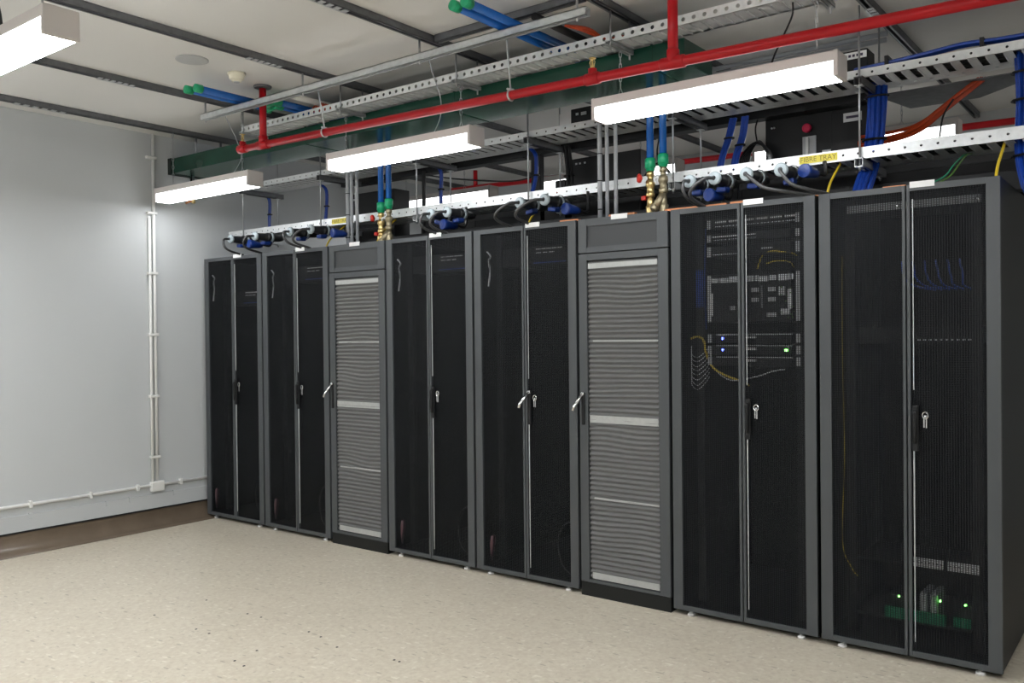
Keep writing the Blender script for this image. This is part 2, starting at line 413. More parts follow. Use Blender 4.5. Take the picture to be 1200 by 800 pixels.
# equipment in the fifth cabinet
EX0, EX1, EY = 4.595, 5.095, .06
def gear(name, label, cat, z0, z1, ports=0, m='boxb', face=None):
    t = thing(name, label, cat, ((EX0+EX1)/2, EY, z0), 'equipment in the lit cabinet')
    MB().box(EX0+.02, EX1-.045, EY, EY+.45, z0, z1, .002).build('chassis', M[m], t)
    e = MB()
    for a in (EX0, EX1-.022): e.box(a, a+.024, EY-.004, EY, z0+.003, z1-.003)
    e.build('mounting_ear', M['greypl'], t)
    return t
def dashes(t, z, h_, segs, m='silver', y=None):
    y = EY-.004 if y is None else y
    b = MB()
    for a, c in segs: b.box(a, c, y, y+.005, z-h_/2, z+h_/2)
    return b.build('port_strip', M[m], t, 'pale strip of ports')
t = gear('patch_bay', 'patch panel with white port labels at the top of the lit cabinet', 'patch panel', 2.08, 2.135)
dashes(t, 2.118, .012, [(EX0+.05+i*.075, EX0+.112+i*.075) for i in range(6)], 'label')
dashes(t, 2.093, .005, [(EX0+.05+i*.019, EX0+.062+i*.019) for i in range(23)])
t = gear('patch_bay', 'second patch panel down in the lit cabinet, a pale strip on its left half', 'patch panel', 2.01, 2.055)
dashes(t, 2.04, .006, [(EX0+.03, EX0+.18), (EX0+.19, EX0+.27)], 'label'); dashes(t, 2.022, .004, [(EX0+.04+i*.02, EX0+.052+i*.02) for i in range(12)])
t = gear('network_switch', 'black switch with a small pale mark above the yellow leads', 'network switch', 1.93, 1.99)
dashes(t, 1.965, .007, [(EX0+.30, EX0+.36)], 'label'); dashes(t, 1.945, .003, [(EX0+.03, EX0+.2)])
# blade chassis
t = gear('blade_chassis', 'tall silver-topped blade chassis with modules in the middle of the lit cabinet', 'server', 1.585, 1.84)
b = MB(); random.seed(5)
x = EX0+.03
while x < EX1-.04:
    w_ = random.uniform(.01, .05); b.box(x, min(x+w_, EX1-.03), EY-.006-random.random()*.008, EY, 1.79+random.random()*.008, 1.828-random.random()*.008); x += w_+random.uniform(.002, .01)
b.build('fan_tray', M['silver'], t, 'silver fan tray along the top')
for (a, z, w_, h_, mm) in ((.20, 1.715, .004, .12, 'silver'), (.30, 1.715, .004, .12, 'silver'), (.245, 1.75, .04, .022, 'greypl'), (.245, 1.70, .04, .022, 'greypl'), (.335, 1.75, .04, .022, 'greypl'), (.335, 1.70, .04, .022, 'greypl'), (.02, 1.68, .012, .12, 'label'), (.39, 1.74, .035, .045, 'greypl'), (.44, 1.70, .02, .1, 'label'), (.40, 1.635, .05, .03, 'silver'), (.13, 1.66, .03, .02, 'greypl'), (.33, 1.62, .05, .02, 'greypl')):
    MB().box(EX0+a, EX0+a+w_, EY-.008, EY+.001, z-h_/2, z+h_/2, .001).build('module', M[mm], t)
b = MB()
for i in range(14):
    xx = EX0+.40+random.random()*.07; z = 1.60+random.random()*.16; b.box(xx, xx+.008, EY-.014, EY-.007, z, z+.006)
b.build('connector', M['earth'], t, 'small green connectors')
for i, z in enumerate((1.475, 1.415, 1.355)):
    t = gear('rack_server', ['top server of the three slim ones with a bright front edge', 'middle server of the three slim ones in the lit cabinet', 'bottom server of the three slim ones in the lit cabinet'][i], 'server', z, z+.05)
    dashes(t, z+.046, .006, [(EX0+.05, EX1-.04)], 'silver' if i == 0 else 'greypl'); dashes(t, z+.03, .012, [(EX0+.21, EX0+.27)], 'label')
    if i < 2:
        MB().lathe((EX0+.085, EY-.004, z+.025), (EX0+.085, EY+.004, z+.025), [(0, .007), (.008, .007)], 10).build('status_light', M['ledb'], t, 'blue status light')
    if i == 1: MB().box(EX0+.42, EX0+.436, EY-.006, EY+.001, z+.018, z+.03).build('status_light', M['ledg'], t, 'green status light')
def cable(label, pts, r, m, name='cable', cat='cable', group=None, n=6):
    o = MB().tube(pts, r, n, True).build(name, m); return tag(o, label, cat, group)
cable('yellow patch lead arching across the upper right of the lit cabinet', [(4.86, .09, 1.86), (4.90, .07, 1.93), (4.96, .06, 1.945), (5.05, .07, 1.93), (5.06, .12, 1.92)], .004, M['yellow'])
cable('lower yellow patch lead in the upper right of the lit cabinet', [(4.92, .07, 1.885), (4.98, .06, 1.895), (5.04, .07, 1.885), (5.05, .10, 1.86)], .003, M['yellow'])
cable('thick pale yellow lead looping at the left side of the lit cabinet', [(4.475, .1, 1.50), (4.52, .09, 1.51), (4.56, .08, 1.49), (4.58, .07, 1.42), (4.62, .06, 1.35), (4.68, .06, 1.31), (4.79, .07, 1.27), (4.8, .12, 1.25)], .006, M['yellow'])
b = MB(); random.seed(4)
for i in range(8):
    z = 1.46-i*.024; b.tube([(4.475, .11, z), (4.49, .08, z-.045), (4.53, .07, z-.06-random.random()*.01), (4.57, .08, z-.03), (4.575, .12, z)], .002, 5, True)
tag(b.build('patch_leads', M['label']), 'stack of thin white lead loops at the left side of the lit cabinet', 'cable')
b = MB()
for i in range(5): b.tube([(4.50+i*.012, .14, 2.1), (4.505+i*.012, .12, 1.8), (4.50+i*.013, .13, 1.55)], .004, 5, True)
tag(b.build('cable_bundle', M['bluecable']), 'dim blue lead bundle running down the left inside of the lit cabinet', 'cable')
cable('white lead curving under the slim servers in the lit cabinet', [(4.60, .08, 1.42), (4.63, .06, 1.34), (4.72, .06, 1.28), (4.86, .05, 1.30), (4.95, .06, 1.33), (5.0, .1, 1.34)], .003, M['label'])
# equipment in the right-hand end cabinet
t = thing('blanking_bar', 'grey bar fixed by two bright screws near the top of the right-hand cabinet', 'bracket', (5.7, .13, 2.1))
MB().box(5.31, 5.9, .105, .118, 2.108, 2.142).build('bar', M['greypl'], t)
for x in (5.545, 5.885): MB().lathe((x, .10, 2.125), (x, .108, 2.125), [(0, .004), (.003, .008), (.006, .008)], 10).build('screw', M['chrome'], t, 'bright screw head')
t = thing('socket_strip', 'pale perforated two-piece strip low in the right-hand cabinet', 'rack shelf', (5.74, .1, .42))
for a, c in ((5.60, 5.735), (5.755, 5.885)): MB().perf(a, c, .1, .01, .425, .465, .018, .005).build('strip', M['silver'], t)
MB().box(5.35, 5.85, .112, .5, .42, .432).build('shelf', M['inner'], t)
t = thing('modem_tray', 'green tray of small network boxes at the bottom of the right-hand cabinet', 'network device', (5.7, .1, .1))
MB().box(5.48, 5.745, .09, .11, .165, .215).build('front_lip', M['greenp'], t); MB().box(5.78, 5.85, .09, .11, .175, .215).build('front_lip', M['greenp'], t)
MB().box(5.35, 5.85, .11, .5, .15, .165).build('shelf', M['inner'], t)
for a, w_, mm in ((5.49, .07, 'plug'), (5.63, .03, 'greypl'), (5.675, .03, 'greypl'), (5.80, .07, 'plug')): MB().box(a, a+w_, .12, .3, .165, .27 if mm == 'plug' else .295, .003).build('network_box', M[mm], t)
for x, z in ((5.535, .262), (5.715, .27), (5.822, .27)): MB().box(x, x+.007, .108, .125, z, z+.007).build('status_light', M['ledg'], t, 'green status light')
cable('thin yellow lead hanging down the left inside of the right-hand cabinet', [(5.29, .1, 1.9), (5.295, .08, 1.4), (5.30, .08, .9), (5.285, .09, .5), (5.33, .08, .38), (5.36, .08, .34)], .0022, M['yellow'])
t = thing('network_switch', 'dark switch with a row of pale ports halfway up the right-hand cabinet', 'network switch', (5.6, .12, 1.5))
MB().box(5.35, 5.85, .16, .6, 1.47, 1.55).build('chassis', M['boxb'], t)
b = MB()
for i in range(11): b.box(5.62+i*.024, 5.632+i*.024, .155, .161, 1.485, 1.492)
b.build('port_strip', M['silver'], t)
b = MB()
for i in range(6): b.tube([(5.55+i*.05, .16, 1.86), (5.57+i*.05, .13, 1.78), (5.62+i*.04, .14, 1.74), (5.7+i*.03, .16, 1.72)], .005, 5, True)
tag(b.build('cable_bundle', M['bluecable']), 'dim blue leads behind the upper door of the right-hand cabinet', 'cable')
for i, z in ((1, 2.06), (2, 2.06), (3, 2.06), (0, 1.9)):
    X = rx[i]
    t = thing('patch_bay', ['patch panel high inside the far left cabinet', 'patch panel high inside the second cabinet from the wall', 'patch panel high inside the cabinet right of the farther cooling unit', 'patch panel high inside the cabinet left of the nearer cooling unit'][i], 'patch panel', (X+.4, .12, z-.1), 'patch panels behind the darker doors')
    MB().box(X+.15, X+.65, .12, .4, z-.1, z+.02).build('chassis', M['boxb'], t)
    b = MB()
    for k in range(5): b.box(X+.42+k*.04, X+.452+k*.04, .115, .121, z-.002, z+.007)
    for k in range(3): b.box(X+.42+k*.05, X+.455+k*.05, .115, .121, z-.022, z-.017)
    b.build('port_strip', M['label'], t)
    MB().box(X+.40, X+.64, .114, .121, z-.085, z-.078).build('cable_strip', M['bluecable'], t)
print('gear ok')

# ---------------------------------------------------------------- lights
def make_light(x0, yc, z0, label, tops, L=1.235, group='hanging batten lights'):
    t = thing('batten_light', label, 'ceiling light', (x0+L/2, yc, z0), group)
    h = MB(); w_ = .065
    h.box(x0+.008, x0+L-.008, yc-w_-.001, yc+w_+.001, z0+.064, z0+.108, .003); h.build('housing', M['lampbody'], t, 'off-white metal housing')
    d = MB(); d.box(x0+.018, x0+L-.018, yc-w_+.003, yc+w_-.003, z0, z0+.07, .003); d.build('diffuser', M['lamp_row'] if (-1 < yc < 0 or yc > 1) else M['lamp'], t, 'glowing white diffuser')
    for a in (x0, x0+L-.02):
        MB().box(a, a+.02, yc-w_-.003, yc+w_+.003, z0-.002, z0+.110, .004).build('end_cap', M['lampbody'], t, 'off-white end cap')
    for x, top in tops:
        c = MB(); V = .05
        c.tube([(x-.02, yc, z0+.106), (x, yc, z0+.106+V)], .0018, 5); c.tube([(x+.02, yc, z0+.106), (x, yc, z0+.106+V)], .0018, 5)
        c.chain((x, yc, z0+.106+V), (x, yc, top)); c.build('hanging_chain', M['rod'], t, 'thin steel chain')
    return t
ZT = 3.155
l1 = make_light(0.10, -.435, 2.62, 'long white batten light nearest the left wall, hanging by the end of the green duct', [(.27, ZT), (1.18, ZT+.035)])
l2 = make_light(2.175, -.435, 2.62, 'middle batten light of the row in front of the green duct', [(2.30, 2.962), (3.29, 2.979)])
l3 = make_light(4.225, -.435, 2.622, 'large batten light at right, over the two right-hand cabinets', [(4.36, 2.962), (5.35, 2.979)])
l4 = make_light(2.115, -2.745, 2.645, 'nearest batten light, cut by the upper left corner of the photo', [(2.35, ZT), (3.2, ZC)])
for i, x in enumerate((0.0, 4.2, 6.3)):
    make_light(x, -2.745, 2.645, ['batten light of the near row, by the left wall', 'batten light of the near row, above the viewer', 'last batten light of the near row'][i], [(x+.3, ZC), (x+1.0, ZC)])
for i, x in enumerate((1.2, 4.6)):  # extra unseen lamps added behind the viewer to raise the ambient fill
    make_light(x, -5.2, 2.645, ['unseen batten light added behind the viewer as fill, left', 'unseen batten light added behind the viewer as fill, right'][i], [(x+.3, ZC), (x+1.0, ZC)])
make_light(6.33, -.435, 2.622, 'batten light past the right end of the cabinet row', [(6.5, 3.0), (7.3, 3.0)])
for i, x in enumerate((.35, 2.2, 4.15)):
    make_light(x, 1.85, 2.765, ['batten light glowing behind the cabinets, farthest left', 'batten light glowing behind the cabinets, between the two cooling units', 'batten light glowing behind the black boxes at right'][i], [(x+.25, ZC), (x+1.0, ZC)], group='batten lights behind the cabinets', L=1.35)

# ---------------------------------------------------------------- ceiling channels
def channel(b, p, q, w_=.041, h_=.041):
    """C channel, open side down"""
    p, q = Vector(p), Vector(q); d = (q-p).normalized(); r = d.cross(Vector((0, 0, 1)))
    b.obox(p+Vector((0, 0, h_-.002)), q+Vector((0, 0, h_-.002)), w_, .004)
    for s in (-1, 1):
        b.obox(p+r*s*(w_/2-.0015)+Vector((0, 0, h_/2)), q+r*s*(w_/2-.0015)+Vector((0, 0, h_/2)), .003, h_)
        b.obox(p+r*s*(w_/2-.006)+Vector((0, 0, .0015)), q+r*s*(w_/2-.006)+Vector((0, 0, .0015)), .012, .003)
TX = [.27, 1.28, 2.32, 3.31, 4.34, 5.37]
tl = ['grey ceiling channel nearest the left wall', 'grey ceiling channel passing beside the left pair of blue pipe ends', 'grey ceiling channel running above the near batten light', 'grey ceiling channel that meets the crosswise channel at its left end',
      'grey ceiling channel that meets the crosswise channel at its right end', 'rightmost grey ceiling channel, crossed by the red pipe']
sp = [(-1.62, -1.25), (-1.55, -1.3), (-1.2, -.95), (-1.6, -1.3), None, (.3, .55)]
for i, x in enumerate(TX):
    t = thing('ceiling_channel', tl[i], 'ceiling channel', (x, -1.7, ZT), 'metal channels fixed across the ceiling')
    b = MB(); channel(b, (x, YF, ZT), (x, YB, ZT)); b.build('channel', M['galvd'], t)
    if sp[i]:
        b = MB(); a, c = sp[i]; n = 6
        for k in range(n): b.box(x-.02, x+.02, a+(c-a)*k/n, a+(c-a)*(k+.55)/n, ZT-.004, ZT)
        b.box(x-.022, x-.012, a, c, ZT-.006, ZT-.002); b.build('splice_plate', M['galv'], t, 'bright slotted splice plate')
b = MB(); channel(b, (3.34, -.69, ZT), (4.31, -.69, ZT)); tag(b.build('cross_channel', M['galvd']), 'short grey ceiling channel running crosswise between two long channels', 'ceiling channel')
# lower strut along the row
t = thing('support_strut', 'long straight steel strut hung just below the ceiling, carrying the red pipe rods', 'support strut', (2.85, -.8, 3.03))
b = MB(); channel(b, (1.25, -.8, 3.03), (4.40, -.8, 3.03)); b.build('strut', M['galv'], t)
for x in TX[1:5]: MB().tube([(x, -.8, 3.015), (x, -.8, ZT)], .006, 8).build('hanger_rod', M['rod'], t)

# ---------------------------------------------------------------- green duct
t = thing('cable_duct', 'long dark green rectangular duct running above the cabinets from the left wall', 'duct', (2.3, -.1, 2.89))
b = MB(); b.box(.0, 4.64, -.285, .045, 2.89, 3.012, .003); b.build('duct_body', M['green'], t)
MB().box(XW, .0, -.29, .05, 2.885, 3.017).build('end_collar', M['ductdark'], t, 'black collar at the wall end')
for x in (1.7, 3.1, 4.45): MB().box(x, x+.012, -.288, .048, 2.887, 3.015).build('joint_flange', M['green'], t)
for x, y in ((.27, -.23), (.27, .0), (2.32, -.1), (3.31, -.1)): MB().tube([(x, y, 3.01), (x, y, ZT)], .009, 8).build('hanger_rod', M['rod'], t)
t = thing('drain_valve', 'small brass drain valve hanging below the green duct by the left wall', 'valve', (.02, -.1, 2.66))
MB().tube([(.02, -.1, 2.89), (.02, -.1, 2.72)], .008, 8).build('pipe', M['rod'], t)
MB().tube([(-.01, -.1, 2.89), (-.01, -.1, 2.80)], .008, 8).build('pipe', M['blackc'], t)
MB().lathe((.02, -.1, 2.73), (.02, -.1, 2.66), [(0, .01), (.02, .016), (.04, .012), (.06, .018), (.07, .006)], 10).build('valve_body', M['brass'], t)
MB().tube([(.02, -.1, 2.68), (.0, -.13, 2.675), (-.03, -.14, 2.665)], .009, 8, True).build('lever', M['copper'], t)

# ---------------------------------------------------------------- red pipes
t = thing('sprinkler_pipe', 'long red sprinkler pipe running in front of the green duct', 'pipe', (4, -.69, 2.7))
PY = -.70
def pz(x): return 2.812-.017*(x-1.5)
b = MB(); b.tube([(1.53, PY, pz(1.53)), (8.0, PY, pz(8.0))], .0235, 16); b.build('pipe_run', M['red'], t)
for X, nm in ((1.785, 0), (4.79, 1)):
    z = pz(X); b = MB(); b.tube([(X, PY, z), (X, PY, 3.19)], .0235, 16); r = b.build('riser', M['red'], t)
    MB().lathe((X, PY, 3.178), (X, PY, 3.194), [(0, .025), (.004, .055), (.012, .06), (.016, .06)], 20).build('ceiling_flange', M['galvd'] if not nm else M['red'], r)
    b = MB(); b.lathe((X-.06, PY, z+.001), (X+.06, PY, z-.001), [(0, .025), (.003, .029), (.117, .029), (.12, .025)], 16); b.lathe((X, PY, z), (X, PY, z+.06), [(0, .029), (.057, .029), (.06, .025)], 16); b.build('tee_joint', M['red'], t)
def head(X):
    z = pz(X); b = MB(); b.lathe((X-.04, PY, z), (X+.04, PY, z), [(0, .025), (.003, .029), (.077, .029), (.08, .025)], 16); b.lathe((X, PY, z), (X, PY, z+.05), [(0, .022), (.048, .022), (.05, .012)], 12)
    j = b.build('tee_joint', M['red'], t)
    b = MB(); b.lathe((X, PY, z+.045), (X, PY, z+.105), [(0, .010), (.018, .012), (.02, .006), (.04, .005), (.05, .006), (.052, .018), (.055, .018)], 12)
    b.tube([(X-.010, PY, z+.062), (X-.015, PY, z+.08), (X-.008, PY, z+.096)], .002, 5); b.tube([(X+.010, PY, z+.062), (X+.015, PY, z+.08), (X+.008, PY, z+.096)], .002, 5)
    b.build('sprinkler_head', M['brass'], j, 'pale brass upright sprinkler head')
head(1.56); head(4.36)
for X in (2.40, 3.86):
    z = pz(X); b = MB()
    b.tube([(X, PY+.027*math.cos(a), z+.027*math.sin(a)) for a in [i*math.pi/8 for i in range(17)]], .005, 6, cap=False)
    b.tube([(X, PY, z+.02), (X, PY-.05, z+.08), (X, PY-.08, z+.1)], .004, 6) if False else None
    b.tube([(X, PY, z+.025), (X+.035, -.775, 3.035)], .0045, 8); b.tube([(X+.02, PY, z+.024), (X-.02, PY-.005, z+.036)], .006, 6)
    b.build('pipe_clamp', M['galv'], t, 'galvanised clamp and rod')
t = thing('sprinkler_pipe', 'dark red sprinkler pipe with a riser seen behind the cabinets', 'pipe', (3, 2.5, 2.95))
b = MB(); b.tube([(.62, 2.5, 3.03), (8.6, 2.5, 2.90)], .024, 12); b.build('pipe_run', M['red'], t)
b = MB(); b.tube([(.94, 2.5, 3.02), (.94, 2.5, 3.195)], .022, 12); b.build('riser', M['red'], t)
b = MB(); b.tube([(7.5, 2.5, 2.94), (7.5, 2.5, 3.195)], .022, 12); b.build('riser', M['red'], t)

# ---------------------------------------------------------------- cable trays
def make_tray(label, x0, x1, y0, y1, z0, z1, pitch, hr, rung_w, ym=None, name='cable_tray'):
    ym = ym or y1
    t = thing(name, label, 'cable tray', ((x0+x1)/2, (y0+y1)/2, z0))
    MB().perf(x0, x1, y0, .002, z0, z1, pitch, hr).build('front_rail', M['tray'], t)
    MB().perf(x0, x1, y1-.002, .002, z0, z1, pitch, hr).build('rear_rail', M['tray'], t)
    b = MB(); n = int(round((x1-x0)/pitch)); dx = (x1-x0)/n
    for i in range(n):
        c = x0+(i+.5)*dx; b.box(c-dx*rung_w/2, c+dx*rung_w/2, y0+.002, ym+.002, z0, z0+.003)
        b.box(c-dx*rung_w/2, c-dx*rung_w/2+.003, y0+.03, ym-.01, z0-.004, z0+.010)
    b.box(x0, x1, y0+.001, y0+.012, z0, z0+.003)
    if ym < y1-.01:
        nv = len(b.bm.verts); b.perf(x0, x1, 0, .003, ym, y1, pitch, hr*1.5); b.bm.verts.ensure_lookup_table()
        for v in b.bm.verts[nv:]: v.co = Vector((v.co.x, v.co.z, z0+v.co.y))
    else: b.box(x0, x1, y1-.02, y1-.001, z0, z0+.003)
    b.build('tray_floor', M['tray'], t)
    return t
t1 = make_tray('upper perforated cable tray running just under the ceiling above the green duct', 1.24, 7.4, -.48, -.322, 3.003, 3.05, .055, .0105, .82)
for x in TX[1:]:
    b = MB(); channel(b, (x, -.52, 2.98), (x, -.292, 2.98), .034, .021); br = b.build('support_bracket', M['galv'], t1)
    for y in (-.497, -.306): MB().tube([(x, y, 2.955), (x, y, ZT)], .005, 8).build('hanger_rod', M['rod'], br)
TT0, TT1 = .25, .545
t2 = make_tray('middle cable tray level with the bottom of the green duct, behind the lights', .06, 7.2, TT0, TT1, 2.80, 2.842, .0735, .0065, .52, .44)
t3 = make_tray('lower bright cable tray just above the cabinets, with the yellow tray label', 0.0, 7.2, TT0, TT1, 2.395, 2.453, .0735, .0065, .52, .44)
def lab(x0, x1, txt, z=2.424):
    o = MB().box(x0, x1, TT0-.0025, TT0-.0005, z-.019, z+.019).build('tray_label', M['ylabel'], t3, 'yellow label')
    tx = text_obj('lettering', txt, .036, ((x0+x1)/2, TT0-.0028, z), (math.pi/2, 0, 0), M['ytext'], o, .0003, 1.0)
lab(5.03, 5.225, 'FIBRE TRAY'); lab(1.36, 1.55, 'FIBRE TRAY')
# trapeze hangers at each ceiling channel
hl = ['trapeze hanger nearest the left wall, carrying both long trays', 'trapeze hanger left of the middle batten light', 'trapeze hanger below the middle batten light', 'trapeze hanger between the middle and the right-hand batten lights', 'trapeze hanger right of the nearer brass valves', 'trapeze hanger at far right beside the big blue cable bundle']
for i, x in enumerate(TX):
    t = thing('trapeze_hanger', hl[i], 'tray hanger', (x, .4, 2.33), 'rod and channel hangers for the trays')
    X = x-.03
    for y in (TT0-.018, TT1+.05):
        MB().tube([(X, y, 2.33), (X, y, ZT)], .0055, 8).build('threaded_rod', M['rod'], t)
    for z in (2.353, 2.758):
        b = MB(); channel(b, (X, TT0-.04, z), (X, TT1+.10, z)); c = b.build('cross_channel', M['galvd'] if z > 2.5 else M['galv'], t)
        w2 = MB()
        for y in (TT0-.018, TT1+.05):
            w2.box(X-.02, X+.02, y-.02, y+.02, z-.005, z-.001); w2.lathe((X, y, z-.014), (X, y, z-.004), [(0, .009), (.01, .009)], 6)
        w2.build('nut_and_washer', M['galv'], c)
MB2 = MB(); MB2.prism([(5.32, .60), (6.1, .60), (6.1, .68), (5.75, 1.0), (5.40, 1.0)], 2.785, 2.79)
for p, q in (((5.40, 1.0), (5.75, 1.0)), ((5.75, 1.0), (6.1, .68))): MB2.obox((p[0], p[1], 2.81), (q[0], q[1], 2.81), .003, .05)
MB2.box(6.1, 7.2, .6, .9, 2.785, 2.79)
tag(MB2.build('tray_branch', M['galvd']), 'wide grey branch tray behind the middle tray at upper right', 'cable tray')
# black trunking behind the middle tray
b = MB(); b.box(1.0, 5.25, .66, .76, 2.785, 2.865, .004)
for x in (1.9, 2.9, 3.9, 4.9): b.box(x, x+.02, .657, .763, 2.782, 2.868)
tag(b.build('cable_trunking', M['boxb']), 'black trunking running behind the middle cable tray', 'trunking')
b = MB(); b.box(2.98, 3.06, .67, .72, 2.2, 2.786, .004); tag(b.build('trunking_post', M['boxb']), 'dark upright post dropping from the black trunking near the middle', 'trunking')
# cables lying in the trays
for z, l, x0, x1 in ((2.806, 'black cables laid along the middle tray', .3, 7.0), (2.400, 'black cables laid along the lower tray', .2, 7.0)):
    b = MB()
    for k in range(7):
        y = TT0+.024+k*.038; pts = [(x0+(x1-x0)*j/14, y+random.uniform(-.006, .006), z+.016+random.uniform(0, .006)) for j in range(15)]
        b.tube(pts, .010, 6, True, k=3)
    tag(b.build('tray_cables', M['blackc']), l, 'cables', kind='stuff')
b = MB()
for k in range(4): b.tube([(5.3, TT0+.04+k*.012, 2.855+k*.004), (5.6, TT0+.03+k*.012, 2.866), (5.8, TT0+.03+k*.012, 2.88), (6.0, TT0+.04+k*.012, 2.873), (6.5, TT0+.04+k*.012, 2.872)], .009, 6, True)
tag(b.build('cable_bundle', M['bluecable']), 'blue cable run lying on the middle tray at the upper right edge', 'cable')
for x, l in ((5.45, 'left'), (5.87, 'right')): tag(MB().box(x, x+.018, TT0+.018, TT0+.095, 2.843, 2.892).build('cable_strap', M['blackc']), l+' black strap around the blue cable run on the middle tray', 'cable strap')

# ---------------------------------------------------------------- blue water pipes
def water_pipe(label, xh, y0, yj, xj, xv, zc, zg, bronze):
    yl = .055 if bronze else .145
    t = thing('chilled_water_pipe', label, 'pipe', (xv, .13, 2.2), 'blue chilled water pipes with green fittings')
    zh = 3.104; yv = .145; r = .021
    b = MB(); b.tube([(xh, y0, zh), (xh, yj if xj != xh else yl, zh)], r, 12)
    if xj != xh: b.tube([(xj, yj, zh), (xj, yl, zh)], r, 12)
    b.build('horizontal_run', M['bluepipe'], t)
    MB().lathe((xh, y0-.02, zh), (xh, y0+.03, zh), [(0, .01), (.004, .026), (.05, .027)], 16).build('end_cap', M['greenfit'], t, 'green end cap')
    if xj != xh:
        b = MB(); b.lathe((xh, yj-.03, zh), (xh, yj+.03, zh), [(0, .028), (.06, .028)], 14); b.tube([(xh, yj, zh), (xj, yj, zh)], .024, 12); b.lathe((xj, yj-.03, zh), (xj, yj+.04, zh), [(0, .028), (.07, .028)], 14)
        b.build('elbow', M['greenfit'], t, 'green elbow')
    b = MB(); b.tube([(xj, yl, zh), (xv, yl, zh)], .023, 12); b.tube([(xv, yl-.02, zh), (xv, yv, zh)], .0235, 12); b.lathe((xv, yv, zh+.026), (xv, yv, zh-.05), [(0, .02), (.004, .027), (.076, .027)], 14); b.lathe((xj, yl-.02, zh), (xj, yl+.026, zh), [(0, .027), (.048, .027)], 14); b.build('elbow', M['greenfit'], t, 'green elbow')
    b = MB(); b.tube([(xv, yv, zh), (xv, yv, zg)], r, 14); b.build('drop', M['bluepipe'], t)
    MB().lathe((xv, yv, zg+.03), (xv, yv, zg-.045), [(0, .024), (.006, .030), (.055, .031), (.058, .026), (.075, .024)], 16).build('coupling', M['greenfit'], t, 'green coupling')
    m = M['bronze'] if bronze else M['brass']
    v = MB(); z0 = zg-.04
    v.lathe((xv, yv, z0), (xv, yv, 2.2), [(0, .016), (.015, .022), (.03, .023), (.035, .017), (.055, .017), (.06, .026), (.085, .028), (.10, .021), (.125, .020), (.13, .026), (.15, .026), (.155, .019), (z0-2.2-.06, .022), (z0-2.2-.055, .028), (z0-2.2-.02, .026), (z0-2.2, .024)], 14)
    if bronze: v.tube([(xv, yv, z0-.16), (xv-.035, yv-.035, z0-.235)], .022, 12); v.lathe((xv-.03, yv-.03, z0-.225), (xv-.052, yv-.052, z0-.262), [(0, .02), (.005, .026), (.03, .026), (.035, .016)], 6)
    vo = v.build('valve', m, t, 'weathered bronze strainer valve' if bronze else 'yellow brass valve')
    if not bronze:
        MB().lathe((xv-.035, yv-.03, z0-.045), (xv-.06, yv-.05, z0-.045), [(0, .008), (.008, .024), (.02, .026), (.03, .02)], 12).build('valve_handle', M['redplastic'], vo, 'red round handle')
        MB().box(xv-.045, xv-.02, yv-.03, yv-.01, z0-.17, z0-.145, .004).build('drain_tap', M['redplastic'], vo, 'small red tap')
    else:
        MB().tube([(xv-.02, yv-.02, z0-.06), (xv-.038, yv-.03, z0-.07), (xv-.04, yv-.03, z0-.09)], .005, 6, True).build('test_point', M['white'], vo, 'small white test point')
water_pipe('left blue water pipe of the pair into the farther cooling unit, yellow brass valve', 1.625, -1.15, -.55, 1.74, 2.015, 2.45, 2.468, False)
water_pipe('right blue water pipe of the pair into the farther cooling unit, dull bronze valve', 1.70, -1.13, -.62, 1.815, 2.095, 2.45, 2.487, True)
water_pipe('left blue water pipe of the pair into the nearer cooling unit, yellow brass valve', 3.865, -1.14, -.0, 3.865, 4.21, 2.45, 2.50, False)
water_pipe('right blue water pipe of the pair into the nearer cooling unit, dull bronze valve', 3.94, -1.14, -.0, 3.94, 4.292, 2.45, 2.515, True)
for (xs, who) in (((1.655, 1.698, 1.757), 'farther'), ((3.870, 3.92, 3.98), 'nearer')):
    for k, x in enumerate(xs):
        t = thing('grey_conduit', ['left', 'middle', 'right'][k]+' grey conduit of the three dropping into the '+who+' cooling unit', 'conduit', (x, .15, 2.2), 'grey conduits dropping into the cooling units')
        MB().tube([(x, .15, 2.2), (x, .15, ZC)], .0145 if k == 0 else .012, 12).build('tube', M['pvcg'], t)
        if k == 0:
            b = MB()
            for z in (2.27, 2.44, 2.6): b.tube([(x+.017*math.cos(a), .15+.017*math.sin(a), z) for a in [i*math.pi/4 for i in range(9)]], .003, 5, cap=False)
            b.build('cable_tie', M['blackc'], t, 'black tie')

# ---------------------------------------------------------------- power connectors
def make_plug():
    t = thing('power_connector', 'x', 'power connector', (0, 0, 0))
    a, e = (0, 0, 0), (0, 1, 0)
    MB().lathe(a, e, [(0, .010), (.003, .030), (.010, .035), (.024, .035), (.027, .028)], 18).build('gland_ring', M['ring'], t, 'grey ring')
    MB().lathe((0, -.001, 0), (0, .01, 0), [(0, .011), (.002, .013), (.004, .013)], 10).build('gland_hole', M['blackc'], t)
    MB().lathe((0, .022, 0), e, [(0, .022), (.01, .026), (.05, .029), (.10, .031), (.105, .036), (.13, .037), (.135, .031)], 16).build('plug_body', M['plug'], t, 'black plug body')
    MB().lathe((0, .155, 0), e, [(0, .038), (.02, .038), (.022, .031)], 18).build('lock_ring', M['ring'], t, 'grey locking ring')
    MB().lathe((0, .172, 0), e, [(0, .03), (.03, .031), (.08, .028), (.11, .02)], 16).build('socket_body', M['plug'], t, 'black socket body')
    b = MB(); b.box(-.028, .028, .09, .15, -.062, -.034, .008); b.box(-.02, .02, .13, .165, -.04, -.02); b.build('socket_lid', M['blid'], t, 'blue hinged lid')
    return t
P0 = make_plug(); first = True
